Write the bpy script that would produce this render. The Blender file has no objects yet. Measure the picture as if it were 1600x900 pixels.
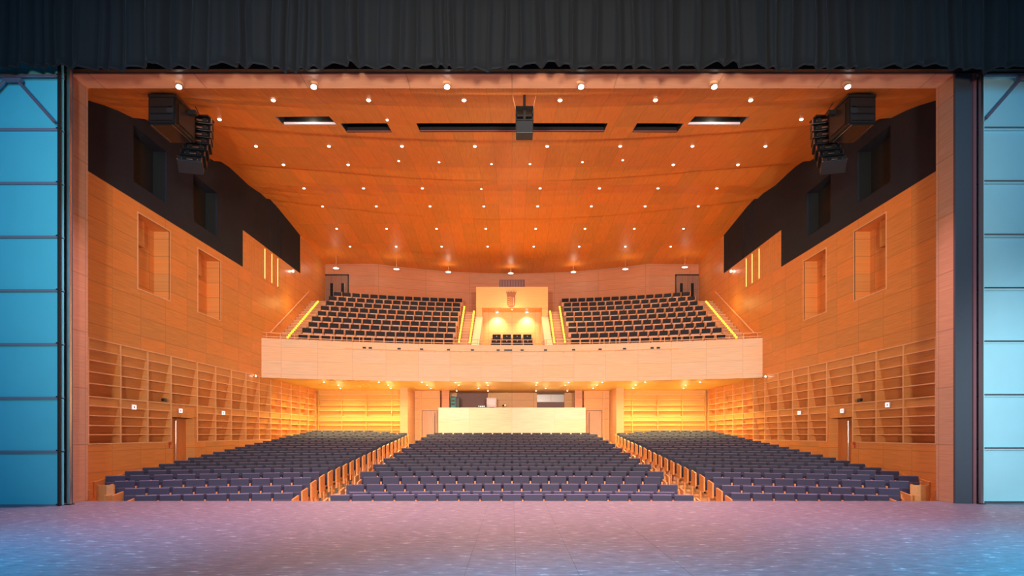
import bpy, bmesh, math, random
from mathutils import Vector, Matrix
random.seed(7)
C = bpy.context.scene.collection
sc = bpy.context.scene
F = 1066.667          # focal length in pixels of a 1600 px wide frame (24 mm lens)
E = 1.57              # eye height above the stage
HZ = 678.0            # pixel row of the horizon

# ------------------------------------------------------------------ camera
cam_d = bpy.data.cameras.new('camera'); cam = bpy.data.objects.new('camera', cam_d); C.objects.link(cam)
cam_d.lens = 24.0; cam_d.sensor_width = 36.0; cam_d.shift_y = (HZ - 450) / 1600.0
cam_d.clip_start = .1; cam_d.clip_end = 200
cam.location = (0, 0, E); cam.rotation_euler = (math.pi / 2, 0, 0)
sc.camera = cam
# ------------------------------------------------------------------ world, exposure
w = bpy.data.worlds.new('world'); sc.world = w; w.use_nodes = True
w.node_tree.nodes['Background'].inputs[0].default_value = (.62, .70, .85, 1)
w.node_tree.nodes['Background'].inputs[1].default_value = .10
sc.view_settings.view_transform = 'Standard'; sc.view_settings.look = 'None'
sc.view_settings.gamma = 1; sc.view_settings.use_curve_mapping = False
sc.view_settings.exposure = 0.07

def lamp(name, kind, loc, energy, color, target=None, size=1, size_y=None, angle=None, blend=.6, parent=None, label=None):
    d = bpy.data.lights.new(name, kind); d.energy = energy; d.color = color
    if kind == 'AREA':
        d.size = size
        if size_y: d.shape = 'RECTANGLE'; d.size_y = size_y
    else:
        d.shadow_soft_size = size
    if kind == 'SPOT': d.spot_size = math.radians(angle or 90); d.spot_blend = blend
    o = bpy.data.objects.new(name, d); C.objects.link(o); o.location = loc
    if target is not None:
        o.rotation_euler = (Vector(target) - Vector(loc)).to_track_quat('-Z', 'Y').to_euler()
    if parent: o.parent = parent
    return o
# added unseen spots behind and above the camera that brighten the house
for hx in (-2.5, 2.5):
    lamp('house_wash', 'SPOT', (hx, -3.0, 3.2), 15500, (1.0, .79, .63), (hx * .6, 30, 7.6), .5, angle=66, blend=1)
# cyan side light on the stage wings
lamp('wing_light_left', 'AREA', (-6.8, 5.5, 7.5), 430, (.0, .52, 1.0), (-11.2, 15, 4.5), 1.2, 1.2)
lamp('wing_light_right', 'AREA', (8.5, 8.0, 8.2), 200, (.05, .60, 1.0), (12.0, 15.6, 7.5), 1.2, 1.2)
lamp('wing_light_right_white', 'SPOT', (9.5, 7.0, 3.0), 2500, (.75, .92, 1.0), (12.0, 16, 1.8), .3, angle=52, blend=1)
lamp('floor_cyan_right', 'SPOT', (9.0, 4.5, 7.0), 14000, (.0, .42, .66), (7.6, 7.6, 0), .4, angle=60, blend=1)
lamp('floor_cyan_left', 'SPOT', (-9.0, 4.5, 7.0), 9000, (.0, .34, .62), (-7.6, 7.8, 0), .4, angle=58, blend=1)
lamp('floor_cyan_centre', 'SPOT', (0, 3.0, 8.0), 13000, (.0, .38, .66), (1.0, 4.6, 0), .6, angle=70, blend=1)

# ------------------------------------------------------------------ materials
def nt(name):
    m = bpy.data.materials.new(name); m.use_nodes = True
    return m, m.node_tree.nodes, m.node_tree.links, m.node_tree.nodes['Principled BSDF']
def plain(name, col, rough=.6, metal=0, spec=.5, noise=.0, nscale=30):
    m, n, l, b = nt(name)
    b.inputs['Base Color'].default_value = (*col, 1); b.inputs['Roughness'].default_value = rough
    b.inputs['Metallic'].default_value = metal; b.inputs['Specular IOR Level'].default_value = spec
    if noise:
        tc = n.new('ShaderNodeTexCoord'); t = n.new('ShaderNodeTexNoise'); t.inputs['Scale'].default_value = nscale
        l.new(tc.outputs['Object'], t.inputs['Vector'])
        mx = n.new('ShaderNodeMix'); mx.data_type = 'RGBA'
        mx.inputs[6].default_value = (*[c * (1 - noise) for c in col], 1)
        mx.inputs[7].default_value = (*[min(1, c * (1 + noise)) for c in col], 1)
        l.new(t.outputs['Fac'], mx.inputs[0]); l.new(mx.outputs[2], b.inputs['Base Color'])
    return m
def emit(name, col, s):
    m, n, l, b = nt(name)
    b.inputs['Base Color'].default_value = (*col, 1)
    b.inputs['Emission Color'].default_value = (*col, 1); b.inputs['Emission Strength'].default_value = s
    return m
def wood(name, col, axes='YZ', su=1.43, sv=.62, var=.09, rough=.42, joint=.22, jw=.012, grain='U', hue=.5, off=0.0):
    """veneer panels: axes = the two object axes spanning the surface, su x sv = panel size"""
    m, n, l, b = nt(name)
    tc = n.new('ShaderNodeTexCoord'); sep = n.new('ShaderNodeSeparateXYZ'); l.new(tc.outputs['Object'], sep.inputs[0])
    def M(op, a, c=None, d=None):
        k = n.new('ShaderNodeMath'); k.operation = op
        for i, v in enumerate((a, c, d)):
            if v is None: continue
            if isinstance(v, (int, float)): k.inputs[i].default_value = v
            else: l.new(v, k.inputs[i])
        return k.outputs[0]
    U = sep.outputs[axes[0]]; V = sep.outputs[axes[1]]
    if off: U = M('ADD', U, off)
    v = M('DIVIDE', V, sv); vf = M('FLOOR', v)
    sh = M('MULTIPLY', M('MODULO', M('ADD', vf, 100), 2), .0)
    u = M('ADD', M('DIVIDE', U, su), sh); uf = M('FLOOR', u)
    cmb = n.new('ShaderNodeCombineXYZ'); l.new(uf, cmb.inputs[0]); l.new(vf, cmb.inputs[1])
    wn = n.new('ShaderNodeTexWhiteNoise'); l.new(cmb.outputs[0], wn.inputs['Vector'])
    # joints
    ju = M('MINIMUM', M('FRACT', u), M('SUBTRACT', 1, M('FRACT', u)))
    jv = M('MINIMUM', M('FRACT', v), M('SUBTRACT', 1, M('FRACT', v)))
    j = M('MAXIMUM', M('LESS_THAN', ju, jw / su), M('LESS_THAN', jv, jw / sv))
    # grain
    gc = n.new('ShaderNodeCombineXYZ')
    a, c2 = (1.2, 26) if grain == 'U' else (26, 1.2)
    l.new(M('ADD', M('MULTIPLY', U, a), M('MULTIPLY', wn.outputs[0], 37)), gc.inputs[0]); l.new(M('MULTIPLY', V, c2), gc.inputs[1])
    g = n.new('ShaderNodeTexNoise'); g.inputs['Scale'].default_value = 1; g.inputs['Detail'].default_value = 4
    l.new(gc.outputs[0], g.inputs['Vector'])
    val = M('ADD', M('MULTIPLY', M('SUBTRACT', wn.outputs[0], .5), var * 2), M('MULTIPLY', M('SUBTRACT', g.outputs[0], .5), .5))
    val = M('ADD', val, 1)
    val = M('MULTIPLY', val, M('SUBTRACT', 1, M('MULTIPLY', j, joint)))
    mx = n.new('ShaderNodeVectorMath'); mx.operation = 'SCALE'
    mc = n.new('ShaderNodeMix'); mc.data_type = 'RGBA'
    mc.inputs[6].default_value = (*col, 1); mc.inputs[7].default_value = (col[0], col[1] * .86, col[2] * .74, 1)
    l.new(wn.outputs[0], mc.inputs[0])
    l.new(mc.outputs[2], mx.inputs[0]); l.new(val, mx.inputs['Scale'])
    l.new(mx.outputs[0], b.inputs['Base Color'])
    b.inputs['Roughness'].default_value = rough; b.inputs['Specular IOR Level'].default_value = .35
    return m

WC = (.80, .36, .105)
M_wall = wood('wall_veneer', WC, 'YZ', 1.43, .555, off=-.02)
M_wallplain = wood('wall_board', WC, 'YZ', 1.43, 5, joint=.25)
M_ceil = wood('ceiling_veneer', (.88, .335, .06), 'XY', .62, 2.6, var=.09, grain='V', joint=.3, jw=.006, rough=.44)
M_back = wood('rear_wall_veneer', (.62, .30, .17), 'XZ', 2.6, .6, var=.06, joint=.25)
M_front = wood('balcony_front_veneer', (.90, .66, .42), 'XZ', 1.45, .60, var=.05, joint=.14)
M_booth = wood('booth_front_veneer', (.93, .84, .70), 'XZ', 2.4, 1.2, var=.04, joint=.12)
M_reveal = wood('portal_veneer', (.56, .32, .20), 'YZ', 2.0, 1.32, var=.09, joint=.35, jw=.010)
M_header = wood('header_veneer', (.74, .43, .27), 'XY', 2.4, 3.0, var=.08, joint=.35, grain='U')
M_lat = wood('lattice_veneer', (.74, .36, .115), 'YZ', 1.43, 5, joint=0, var=.03)
M_latx = wood('lattice_rear_veneer', (.82, .50, .15), 'XZ', 1.4, 5, joint=0, var=.08)
M_edge = plain('pale_shelf_edge', (.93, .56, .30), .4, noise=.08, nscale=6)
M_bback = wood('booth_panel_veneer', (.86, .50, .22), 'XZ', 1.3, .6, var=.06, joint=.3)
M_black = plain('black_wall_paint', (.027, .034, .047), .8, spec=.1, noise=.12, nscale=2)
M_blackin = plain('dark_green_recess_paint', (.007, .011, .011), .8)
M_blk = plain('black_metal', (.012, .013, .014), .4)
M_blkgloss = plain('black_gloss_case', (.004, .006, .007), .38, spec=.3)
M_case = plain('slate_case', (.014, .022, .028), .45)
M_steel = plain('brushed_steel', (.62, .60, .60), .3, metal=1)
M_navy = plain('navy_seat_cloth', (.040, .042, .078), .85, noise=.18, nscale=40)
M_navyr = plain('navy_seat_highlight', (.16, .15, .24), .7)  # lighter navy for the highlight painted on backrest tops
M_bseat = plain('black_seat_cloth', (.014, .018, .027), .8, noise=.15, nscale=40)
M_swood = plain('beech_seat_wood', (.72, .31, .10), .4, noise=.14, nscale=9)
M_swood2 = plain('pale_beech_seat_wood', (.78, .46, .34), .4, noise=.1, nscale=9)
M_arm = plain('orange_armrest_wood', (.66, .23, .055), .42, noise=.15, nscale=9)
M_floor = wood('hall_floor_boards', (.86, .56, .27), 'XY', 1.2, .3, var=.08, joint=.15)
M_riser = plain('stair_riser', (.62, .34, .18), .5, noise=.1, nscale=8)
M_door = wood('door_veneer', (.70, .31, .11), 'YZ', .88, 5, var=.05, joint=.0, grain='V')
M_doorb = wood('rear_door_veneer', (.66, .44, .30), 'XZ', .8, 5, var=.05, joint=.0, grain='V')
M_doorg = wood('grey_brown_door', (.30, .18, .14), 'XZ', .62, 5, var=.05, joint=.4, grain='V')
M_panel = plain('wing_panel_pale_cyan_light', (.40, .72, .80), .55, noise=.06, nscale=1.5)  # right wing: pale cyan stage light put into the base colour
M_panelc = plain('wing_panel_deep_cyan_light', (.10, .60, .74), .55, noise=.05, nscale=1.5)  # left wing: deeper cyan stage light put into the base colour
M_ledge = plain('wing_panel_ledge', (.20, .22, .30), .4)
M_truss = plain('grey_mauve_steel', (.16, .14, .20), .4)
M_jambd = plain('slate_jamb_paint', (.055, .065, .085), .5)
M_maroon = plain('maroon_edge', (.20, .07, .08), .5)
M_lampglow = emit('lamp_glow', (1, .88, .70), 6)
M_lampwhite = emit('spot_glow', (1, .93, .88), 22)
M_ledglow = emit('yellow_led', (1, .62, .03), 3.2)
M_slit = emit('slit_glow', (1, .62, .16), 2.4)
M_sign = emit('sign_glow', (1, .82, .78), 1.6)
M_ring = plain('lamp_ring', (.75, .42, .22), .35)
M_teal = plain('teal_case', (.03, .30, .36), .5)
M_white = plain('white_case', (.75, .68, .76), .5)
M_cover = plain('mauve_screen', (.30, .17, .17), .6, noise=.08, nscale=4)
M_greyglass = plain('grey_window', (.55, .56, .62), .2)
M_crest = plain('carved_crest_wood', (.34, .12, .05), .5, noise=.25, nscale=25)
M_red = plain('red_plastic', (.55, .06, .03), .4)

# stage boards: grey mauve with short scuffs
def stage_mat():
    m, n, l, b = nt('stage_boards')
    tc = n.new('ShaderNodeTexCoord')
    mp = n.new('ShaderNodeMapping'); mp.inputs['Scale'].default_value = (2.7, 7.5, 1); l.new(tc.outputs['Object'], mp.inputs[0])
    t = n.new('ShaderNodeTexNoise'); t.inputs['Scale'].default_value = 1.6; t.inputs['Detail'].default_value = 6; t.inputs['Roughness'].default_value = .65
    l.new(mp.outputs[0], t.inputs[0])
    r = n.new('ShaderNodeValToRGB'); r.color_ramp.elements[0].position = .36; r.color_ramp.elements[0].color = (.135, .112, .15, 1)
    r.color_ramp.elements[1].position = .61; r.color_ramp.elements[1].color = (.235, .195, .25, 1)
    e = r.color_ramp.elements.new(.655); e.color = (.56, .51, .56, 1)
    l.new(t.outputs['Fac'], r.inputs[0]); l.new(r.outputs[0], b.inputs['Base Color'])
    t2 = n.new('ShaderNodeTexNoise'); t2.inputs['Scale'].default_value = 2.2; l.new(mp.outputs[0], t2.inputs[0])
    rr = n.new('ShaderNodeMapRange'); rr.inputs[3].default_value = .30; rr.inputs[4].default_value = .60
    l.new(t2.outputs['Fac'], rr.inputs[0]); l.new(rr.outputs[0], b.inputs['Roughness'])
    bp = n.new('ShaderNodeBump'); bp.inputs['Strength'].default_value = .12; l.new(t.outputs['Fac'], bp.inputs['Height']); l.new(bp.outputs[0], b.inputs['Normal'])
    return m
M_stage = stage_mat()
def velvet_mat():
    m, n, l, b = nt('black_curtain_cloth')
    b.inputs['Base Color'].default_value = (.007, .010, .013, 1); b.inputs['Roughness'].default_value = .8; b.inputs['Specular IOR Level'].default_value = .25
    b.inputs['Sheen Weight'].default_value = .04; b.inputs['Sheen Tint'].default_value = (.5, .6, .8, 1)
    return m
M_velvet = velvet_mat()

# ------------------------------------------------------------------ helpers
class MB:
    def __init__(s): s.v = []; s.f = []; s.m = Matrix.Identity(4)
    def add(s, vs, fs):
        o = len(s.v); s.v += [tuple(s.m @ Vector(p)) for p in vs]; s.f += [tuple(i + o for i in f) for f in fs]; return s
    def box(s, x0, x1, y0, y1, z0, z1):
        if x0 > x1: x0, x1 = x1, x0
        if y0 > y1: y0, y1 = y1, y0
        if z0 > z1: z0, z1 = z1, z0
        return s.add([(x0,y0,z0),(x1,y0,z0),(x1,y1,z0),(x0,y1,z0),(x0,y0,z1),(x1,y0,z1),(x1,y1,z1),(x0,y1,z1)],
                     [(0,3,2,1),(4,5,6,7),(0,1,5,4),(1,2,6,5),(2,3,7,6),(3,0,4,7)])
    def hexa(s, p):            # 8 points: bottom ring, top ring
        return s.add(p, [(0,3,2,1),(4,5,6,7),(0,1,5,4),(1,2,6,5),(2,3,7,6),(3,0,4,7)])
    def tube(s, p, q, r, n=8, r2=None):
        p = Vector(p); q = Vector(q); d = (q - p).normalized()
        a = d.orthogonal().normalized(); b = d.cross(a); r2 = r if r2 is None else r2
        vs = []
        for c, rr in ((p, r), (q, r2)):
            for i in range(n):
                t = 2 * math.pi * i / n; vs.append(c + a * math.cos(t) * rr + b * math.sin(t) * rr)
        fs = [(i, (i + 1) % n, n + (i + 1) % n, n + i) for i in range(n)] + [tuple(reversed(range(n))), tuple(range(n, 2 * n))]
        return s.add([tuple(v) for v in vs], fs)
    def prism(s, poly, axis, a, b):   # 2D poly extruded along axis between a and b
        def P(u, v, t): return {'X': (t, u, v), 'Y': (u, t, v), 'Z': (u, v, t)}[axis]
        n = len(poly); vs = [P(u, v, a) for u, v in poly] + [P(u, v, b) for u, v in poly]
        return s.add(vs, [(i, (i+1) % n, n + (i+1) % n, n + i) for i in range(n)] + [tuple(reversed(range(n))), tuple(range(n, 2*n))])
    def mesh(s, name, mat):
        me = bpy.data.meshes.new(name); me.from_pydata(s.v, [], s.f); me.materials.append(mat); me.update()
        bm = bmesh.new(); bm.from_mesh(me); bmesh.ops.recalc_face_normals(bm, faces=bm.faces); bm.to_mesh(me); bm.free()
        return me
    def build(s, name, mat, parent=None, bevel=0):
        o = bpy.data.objects.new(name, s.mesh(name, mat)); C.objects.link(o)
        if parent: o.parent = parent
        if bevel:
            bv = o.modifiers.new('bevel', 'BEVEL'); bv.width = bevel; bv.segments = 2; bv.limit_method = 'ANGLE'
        return o
def bx(*a): return MB().box(*a)
def tag(o, label=None, cat=None, group=None, kind=None):
    if label: o['label'] = label
    if cat: o['category'] = cat
    if group: o['group'] = group
    if kind: o['kind'] = kind
    return o
def struct(o, label=None): o['kind'] = 'structure'; (label and o.__setitem__('label', label)); return o
def empty(name, loc, label, cat, group=None, rz=0):
    o = bpy.data.objects.new(name, None); C.objects.link(o); o.location = loc; o.rotation_euler = (0, 0, rz)
    o.empty_display_size = .1
    return tag(o, label, cat, group)
def copy_tree(o, parent=None):
    c = o.copy(); C.objects.link(c); c.parent = parent
    for ch in KIDS.get(o, []): copy_tree(ch, c)
    return c
KIDS = {}
def kid(parent, o):
    KIDS.setdefault(parent, []).append(o); return o
ORD = ['first','second','third','fourth','fifth','sixth','seventh','eighth','ninth','tenth','eleventh','twelfth','thirteenth','fourteenth','fifteenth','sixteenth','seventeenth','eighteenth','nineteenth','twentieth']
def ordw(i): return ORD[i - 1]
def rects(mb, y0, y1, z0, z1, holes, place):
    ys = sorted({y0, y1, *[min(max(h[0], y0), y1) for h in holes], *[min(max(h[1], y0), y1) for h in holes]})
    zs = sorted({z0, z1, *[min(max(h[2], z0), z1) for h in holes], *[min(max(h[3], z0), z1) for h in holes]})
    for a, b in zip(ys, ys[1:]):
        for c, d in zip(zs, zs[1:]):
            my, mz = (a + b) / 2, (c + d) / 2
            if any(h[0] < my < h[1] and h[2] < mz < h[3] for h in holes): continue
            place(mb, a, b, c, d)
W = 10.9              # half width of the hall
WP = 10.0             # half width of the portal
SE = 16.1             # stage edge
K = 46.0              # rows are arcs: y = row - x*x/K

# ceiling height along the hall (absolute)
CP = [(16.0, 8.36), (17.54, 8.66), (18.63, 9.02), (20.5, 9.42), (23.45, 9.9), (26.4, 10.35), (28.4, 10.40), (29.8, 10.60), (31.7, 10.60), (34.4, 10.42), (37.2, 10.23), (39.8, 10.0), (43, 9.98)]
def prof(Y):
    if Y <= CP[0][0]: return CP[0][1] + E
    for (a, za), (b, zb) in zip(CP, CP[1:]):
        if Y <= b: return E + za + (zb - za) * (Y - a) / (b - a)
    return CP[-1][1] + E
T0, TP, SA = 11.55, 5.35, .14
def ceilz(X, Y):
    t = Y + X * X / K; k = math.floor((t - T0) / TP); fr = (t - T0) / TP - k
    return prof(Y) - SA * fr
def onceil(px, py):
    Y = 16.2
    while Y < 43:
        X = (px - 800) * Y / F
        if E + (HZ - py) * Y / F >= ceilz(X, Y): break
        Y += .01
    return X, Y

# ------------------------------------------------------------------ stage
SF = 15.98
struct(bx(-17, 17, -6, SF, -.12, 0).build('floor', M_stage), 'grey mauve scuffed stage floor')
struct(bx(-17, 17, SF - .15, SF - .02, -2.2, -.12).build('wall_stage_front', M_blk))
mb = MB()
for sx in (-.53, .04, .75, 2.0):
    mb.box(sx, sx + .004, 2, SE - .2, .0005, .0012)
mb.build('trim_1', M_blk)['kind'] = 'structure'

# portal: reveals, jambs and header
for s, nm in ((-1, 'left'), (1, 'right')):
    struct(bx(s * WP, s * (WP + .04), 15.47, SE, 0, 9.76).build('wall_portal_' + nm, M_reveal), 'veneered reveal of the proscenium opening')
    struct(bx(s * (WP + .04), s * 13.5, 15.7, SE, -.02, 13).build('wall_proscenium_' + nm, M_jambd))
j = bx(WP + .0, 10.38, 15.40, 15.47, 0, 9.7).build('trim_2', M_jambd); j['kind'] = 'structure'
j = bx(10.38, 10.45, 15.36, 15.47, 0, 9.7).build('trim_3', M_maroon); j['kind'] = 'structure'
j = bx(-WP - .10, -WP, 15.44, 15.50, 0, 9.7).build('trim_4', M_maroon); j['kind'] = 'structure'
struct(bx(-13.5, 13.5, 15.47, SE, 9.72, 9.9).build('ceiling_portal_soffit', M_header), 'veneered soffit of the proscenium header')
struct(bx(-13.5, 13.5, 15.30, 15.47, 9.745, 13).build('wall_header', M_blk), 'black proscenium header beam')
struct(bx(-13.5, 13.5, 15.47, SE, 9.9, 13).build('wall_header_core', M_blk))

# ------------------------------------------------------------------ hall ceiling
SLOTS = [(-2.87, 2.87, 20.45, 21.35), (-5.15, -3.75, 20.45, 21.35), (3.75, 5.15, 20.45, 21.35), (-6.85, -5.28, 19.7, 20.55), (5.28, 6.85, 19.7, 20.55)]
def make_ceiling():
    bm = bmesh.new(); NX = 28
    xs = [-W - .1 + (2 * W + .2) * i / NX for i in range(NX + 1)]
    k = 0; prev = None
    t = T0
    while t < 45.5:
        n = 8
        rows = []
        for i in range(n + 1):
            tt = t + TP * i / n; row = []
            for x in xs:
                Y = tt - x * x / K
                Y = min(Y, 43)
                row.append(bm.verts.new((x, Y, prof(Y) - SA * i / n)))
            rows.append(row)
        if prev: rows.insert(0, prev)
        for a, b in zip(rows, rows[1:]):
            for i in range(NX):
                try: bm.faces.new((a[i], a[i+1], b[i+1], b[i]))
                except ValueError: pass
        prev = rows[-1]; t += TP
    for sl in SLOTS:
        for x in sl[:2]:
            bmesh.ops.bisect_plane(bm, geom=bm.verts[:] + bm.edges[:] + bm.faces[:], plane_co=(x, 0, 0), plane_no=(1, 0, 0))
    for y in (16.05, 19.7, 20.45, 20.55, 21.35):
        bmesh.ops.bisect_plane(bm, geom=bm.verts[:] + bm.edges[:] + bm.faces[:], plane_co=(0, y, 0), plane_no=(0, 1, 0))
    dead = [f for f in bm.faces if f.calc_area() < 1e-6 or f.calc_center_median().y < 16.05 or any(s[0] < f.calc_center_median().x < s[1] and s[2] < f.calc_center_median().y < s[3] for s in SLOTS)]
    bmesh.ops.delete(bm, geom=dead, context='FACES')
    me = bpy.data.meshes.new('ceiling'); bm.to_mesh(me); bm.free(); me.materials.append(M_ceil)
    o = bpy.data.objects.new('ceiling', me); C.objects.link(o)
    return struct(o, 'stepped ceiling of orange veneer boards')
make_ceiling()

# ------------------------------------------------------------------ side walls
ZL = [1.31, 1.55, 1.79, 2.05, 2.30, 2.54, 2.88, 3.18, 3.48, 3.77, 4.05]     # shelf levels
YD = [17.54, 19.0, 20.42, 21.81, 23.63, 25.1, 26.5, 27.95, 29.4, 30.8, 32.2, 33.65, 35.05, 36.5, 37.9]
LD = .27
for s, nm in ((-1, 'left'), (1, 'right')):
    def pl(mb, a, b, c, d, T=.5): mb.box(s * W, s * (W + T), a, b, c, d)
    win = [(19.9, 21.73, 5.82, 8.01), (23.7, 25.5, 5.82, 8.01)]
    mb = MB()
    rects(mb, SE, 39.9, -2.2, 8.33, [(17.54, 38.3, 1.31, 4.05), (21.95, 23.45, -2.2, 2.11)] + win, pl)
    rects(mb, 27.7, 39.9, 8.33, 9.83, [(28.0, 31.9, 8.38, 9.78)], pl)
    rects(mb, 35.2, 42.6, 9.83, 12.6, [], pl)
    for y0, y1, z0, z1 in win:         # splayed recesses
        d = .5
        mb.box(s * (W + d + .001), s * (W + d + .1), y0 - .2, y1 + .2, z0 - .1, z1 + .1)
        mb.box(s * (W + .25), s * (W + d), y0 + .01, y0 + .8, z1 - .8, z1 - .01)      # bulkhead in the upper corner
    struct(mb.build('wall_' + nm, M_wall), 'orange veneer side wall of the hall')
    # pale frames round the recesses
    for i, (y0, y1, z0, z1) in enumerate(win):
        mb = MB(); f = .035
        for a, b, c, d in ((y0 - f, y0, z0 - f, z1 + f), (y1, y1 + f, z0 - f, z1 + f), (y0, y1, z0 - f, z0), (y0, y1, z1, z1 + f)):
            mb.box(s * (W - .012), s * (W + .02), a, b, c, d)
        o = mb.build('trim_%d' % (5 + i + (2 if s > 0 else 0)), M_edge); o['kind'] = 'structure'
    # black upper band
    bwin = [(19.7, 21.6, 8.86, 10.49), (23.4, 25.3, 8.86, 10.49)]
    def pb(mb, a, b, c, d): mb.box(s * (W + .02), s * (W + .5), a, b, c, d)
    mb = MB()
    def capped(a, b, zlo, holes):
        rects(mb, a, b, zlo, 10.8, holes, pb)
        rects(mb, a, b, 10.8, 12.7, [], pb)
    capped(SE, 27.7, 8.33, bwin); 
    # grooves in the black band
    gr = [30.7, 31.3, 31.75, 32.2]
    rects(mb, 27.7, 35.2, 9.83, 12.7, [(g, g + .07, 9.83, 12.7) for g in gr], pb)
    struct(mb.build('wall_%s_upper' % nm, M_black), 'black upper band of the side wall')
    mb = MB()
    for y0, y1, z0, z1 in bwin:
        mb.box(s * (W + .45), s * (W + .55), y0 - .05, y1 + .05, z0 - .05, z1 + .05)
        mb.hexa([(s*(W+.1), y1-.02, z0), (s*(W+.48), y1-.02, z0), (s*(W+.48), y1+.02, z0), (s*(W+.1), y1+.02, z0), (s*(W+.1), y1-.02, z1), (s*(W+.48), y1-.02, z1), (s*(W+.48), y1+.02, z1), (s*(W+.1), y1+.02, z1)])
    mb.box(s * (W + .40), s * (W + .5), 30.6, 32.4, 9.83, 12.6)
    struct(mb.build('wall_%s_recess' % nm, M_blackin))
    # slatted screen with lit slits
    side = 'left' if s < 0 else 'right'
    scr = empty('slatted_screen', (s * W, 29.95, 8.38), 'slatted wooden screen with glowing slits under the black band on the %s wall' % side, 'screen')
    mb = bx(s * .30, s * .34, -1.95, 1.95, 0, 1.4); mb.build('back_panel', M_wallplain, scr)
    n = 9
    for i in range(n):
        y = -1.95 + 3.9 * i / n
        bx(s * .0, s * .06, y + .02, y + 3.9 / n - .05, 0.002, 1.398).build('slat', M_wallplain, scr)
    for i in (5, 6, 7):
        y = (.15, 1.03, 1.82)[i - 5]
        bx(s * -.004, s * .03, y - .03, y + .03, .05, 1.35).build('light_strip', M_slit, scr)
    # acoustic shelving lattice
    lat = empty('wall_shelving', (s * W, 0, 0), 'open wooden acoustic shelving grid along the lower %s wall' % side, 'wall shelving')
    def Lx(d): return s * d
    for bi, (y0, y1) in enumerate(zip(YD, YD[1:])):
        dr = bi == 3
        for band, (za, zb) in enumerate(((0, 5), (5, 10))):
            if dr and band == 0: continue
            zlo, zhi = ZL[za], ZL[zb]; zt = ZL[zb - 1]
            mb = MB()
            # slanting back: flush at the top cell, deep at the bottom
            mb.hexa([(Lx(LD), y0, zlo), (Lx(LD + .05), y0, zlo), (Lx(LD + .05), y1, zlo), (Lx(LD), y1, zlo),
                     (Lx(.06), y0, zt), (Lx(.11), y0, zt), (Lx(.11), y1, zt), (Lx(.06), y1, zt)])
            mb.box(Lx(.02), Lx(.08), y0, y1, zt, zhi)
            mb.build('back_panel', M_lat, lat)
    for yi, y in enumerate(YD):
        bx(Lx(-.015), Lx(LD), y - .022, y + .022, 1.31 if yi not in (3, 4) else 1.31, 4.05).build('fin', M_lat, lat)
        bx(Lx(-.022), Lx(-.015), y - .022, y + .022, 1.31, 4.05).build('fin_edge', M_edge, lat)
    for zi, z in enumerate(ZL):
        segs = [(YD[0], YD[3]), (YD[4], YD[-1])] if z < 2.5 else [(YD[0], YD[-1])]
        for a, b in segs:
            bx(Lx(-.010), Lx(LD if zi % 5 else .2), a, b, z - .015, z + .015).build('shelf', M_edge, lat)
    struct(MB().box(s*(W+.02), s*(W+.45), 21.83, 21.95, 1.31, 2.13).box(s*(W+.02), s*(W+.45), 23.45, 23.61, 1.31, 2.13).build('wall_%s_door_side' % nm, M_wallplain))
    # wall above the door leaf, door, reveals
    struct(bx(s * (W + .02), s * (W + .08), 21.83, 23.61, 2.11, 2.53).build('wall_%s_door_head' % nm, M_wallplain))
    dn = 1 if s < 0 else 2
    d = bx(s * (W + .30), s * (W + .36), 21.95, 23.45, -1.2, 2.11).build('door_%d' % dn, M_door); struct(d, 'double wooden door in the %s wall' % side)
    for y in (22.30, 22.62):
        mb = MB().tube((s * (W + .24), y, .15), (s * (W + .24), y, 2.0), .02, 8); mb.box(s*(W+.24), s*(W+.31), y-.01, y+.01, .4, .42); mb.box(s*(W+.24), s*(W+.31), y-.01, y+.01, 1.7, 1.72)
        o = mb.build('door_pull', M_steel, d)
    bx(s * (W + .285), s * (W + .30), 22.44, 22.48, -1.2, 2.1).build('door_gap', M_blk, d)
    struct(MB().box(s * (W + .3), s * (W + .5), 21.9, 21.95, -1.2, 2.2).box(s * (W + .3), s * (W + .5), 23.45, 23.5, -1.2, 2.2).build('trim_%d' % (9 + dn), M_wallplain))
    struct(bx(s * (W + .46), s * (W + .6), 17.0, 38.5, -2.2, 4.3).build('wall_%s_core' % nm, M_blk))

# glowing signs on the side walls
def sign(s, y, z, lab, wdt=.20):
    e = empty('wall_sign', (s * (W - .02), y, z), lab, 'sign', 'lit signs on the side walls')
    bx(-.015, .015, -wdt / 2 - .015, wdt / 2 + .015, -.075, .075).build('case', M_white, e)
    bx(-s * .02, -s * .015, -wdt / 2, wdt / 2, -.06, .06).build('lit_face', M_sign, e)
    bx(-s * .023, -s * .02, -wdt * .25, wdt * .1, -.03, .03).build('pictogram', M_red, e)
sign(-1, 19.64, 2.34, 'small lit sign on the shelving nearest the stage, left wall')
sign(-1, 22.40, 2.33, 'small lit sign directly above the door in the left wall')
sign(-1, 25.72, 2.36, 'small lit sign beyond the door in the left wall', .24)
sign(1, 19.77, 2.41, 'small lit sign on the shelving nearest the stage, right wall')
sign(1, 22.49, 2.33, 'small lit sign directly above the door in the right wall')
sign(1, 25.84, 2.37, 'small lit sign beyond the door in the right wall', .24)
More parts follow.
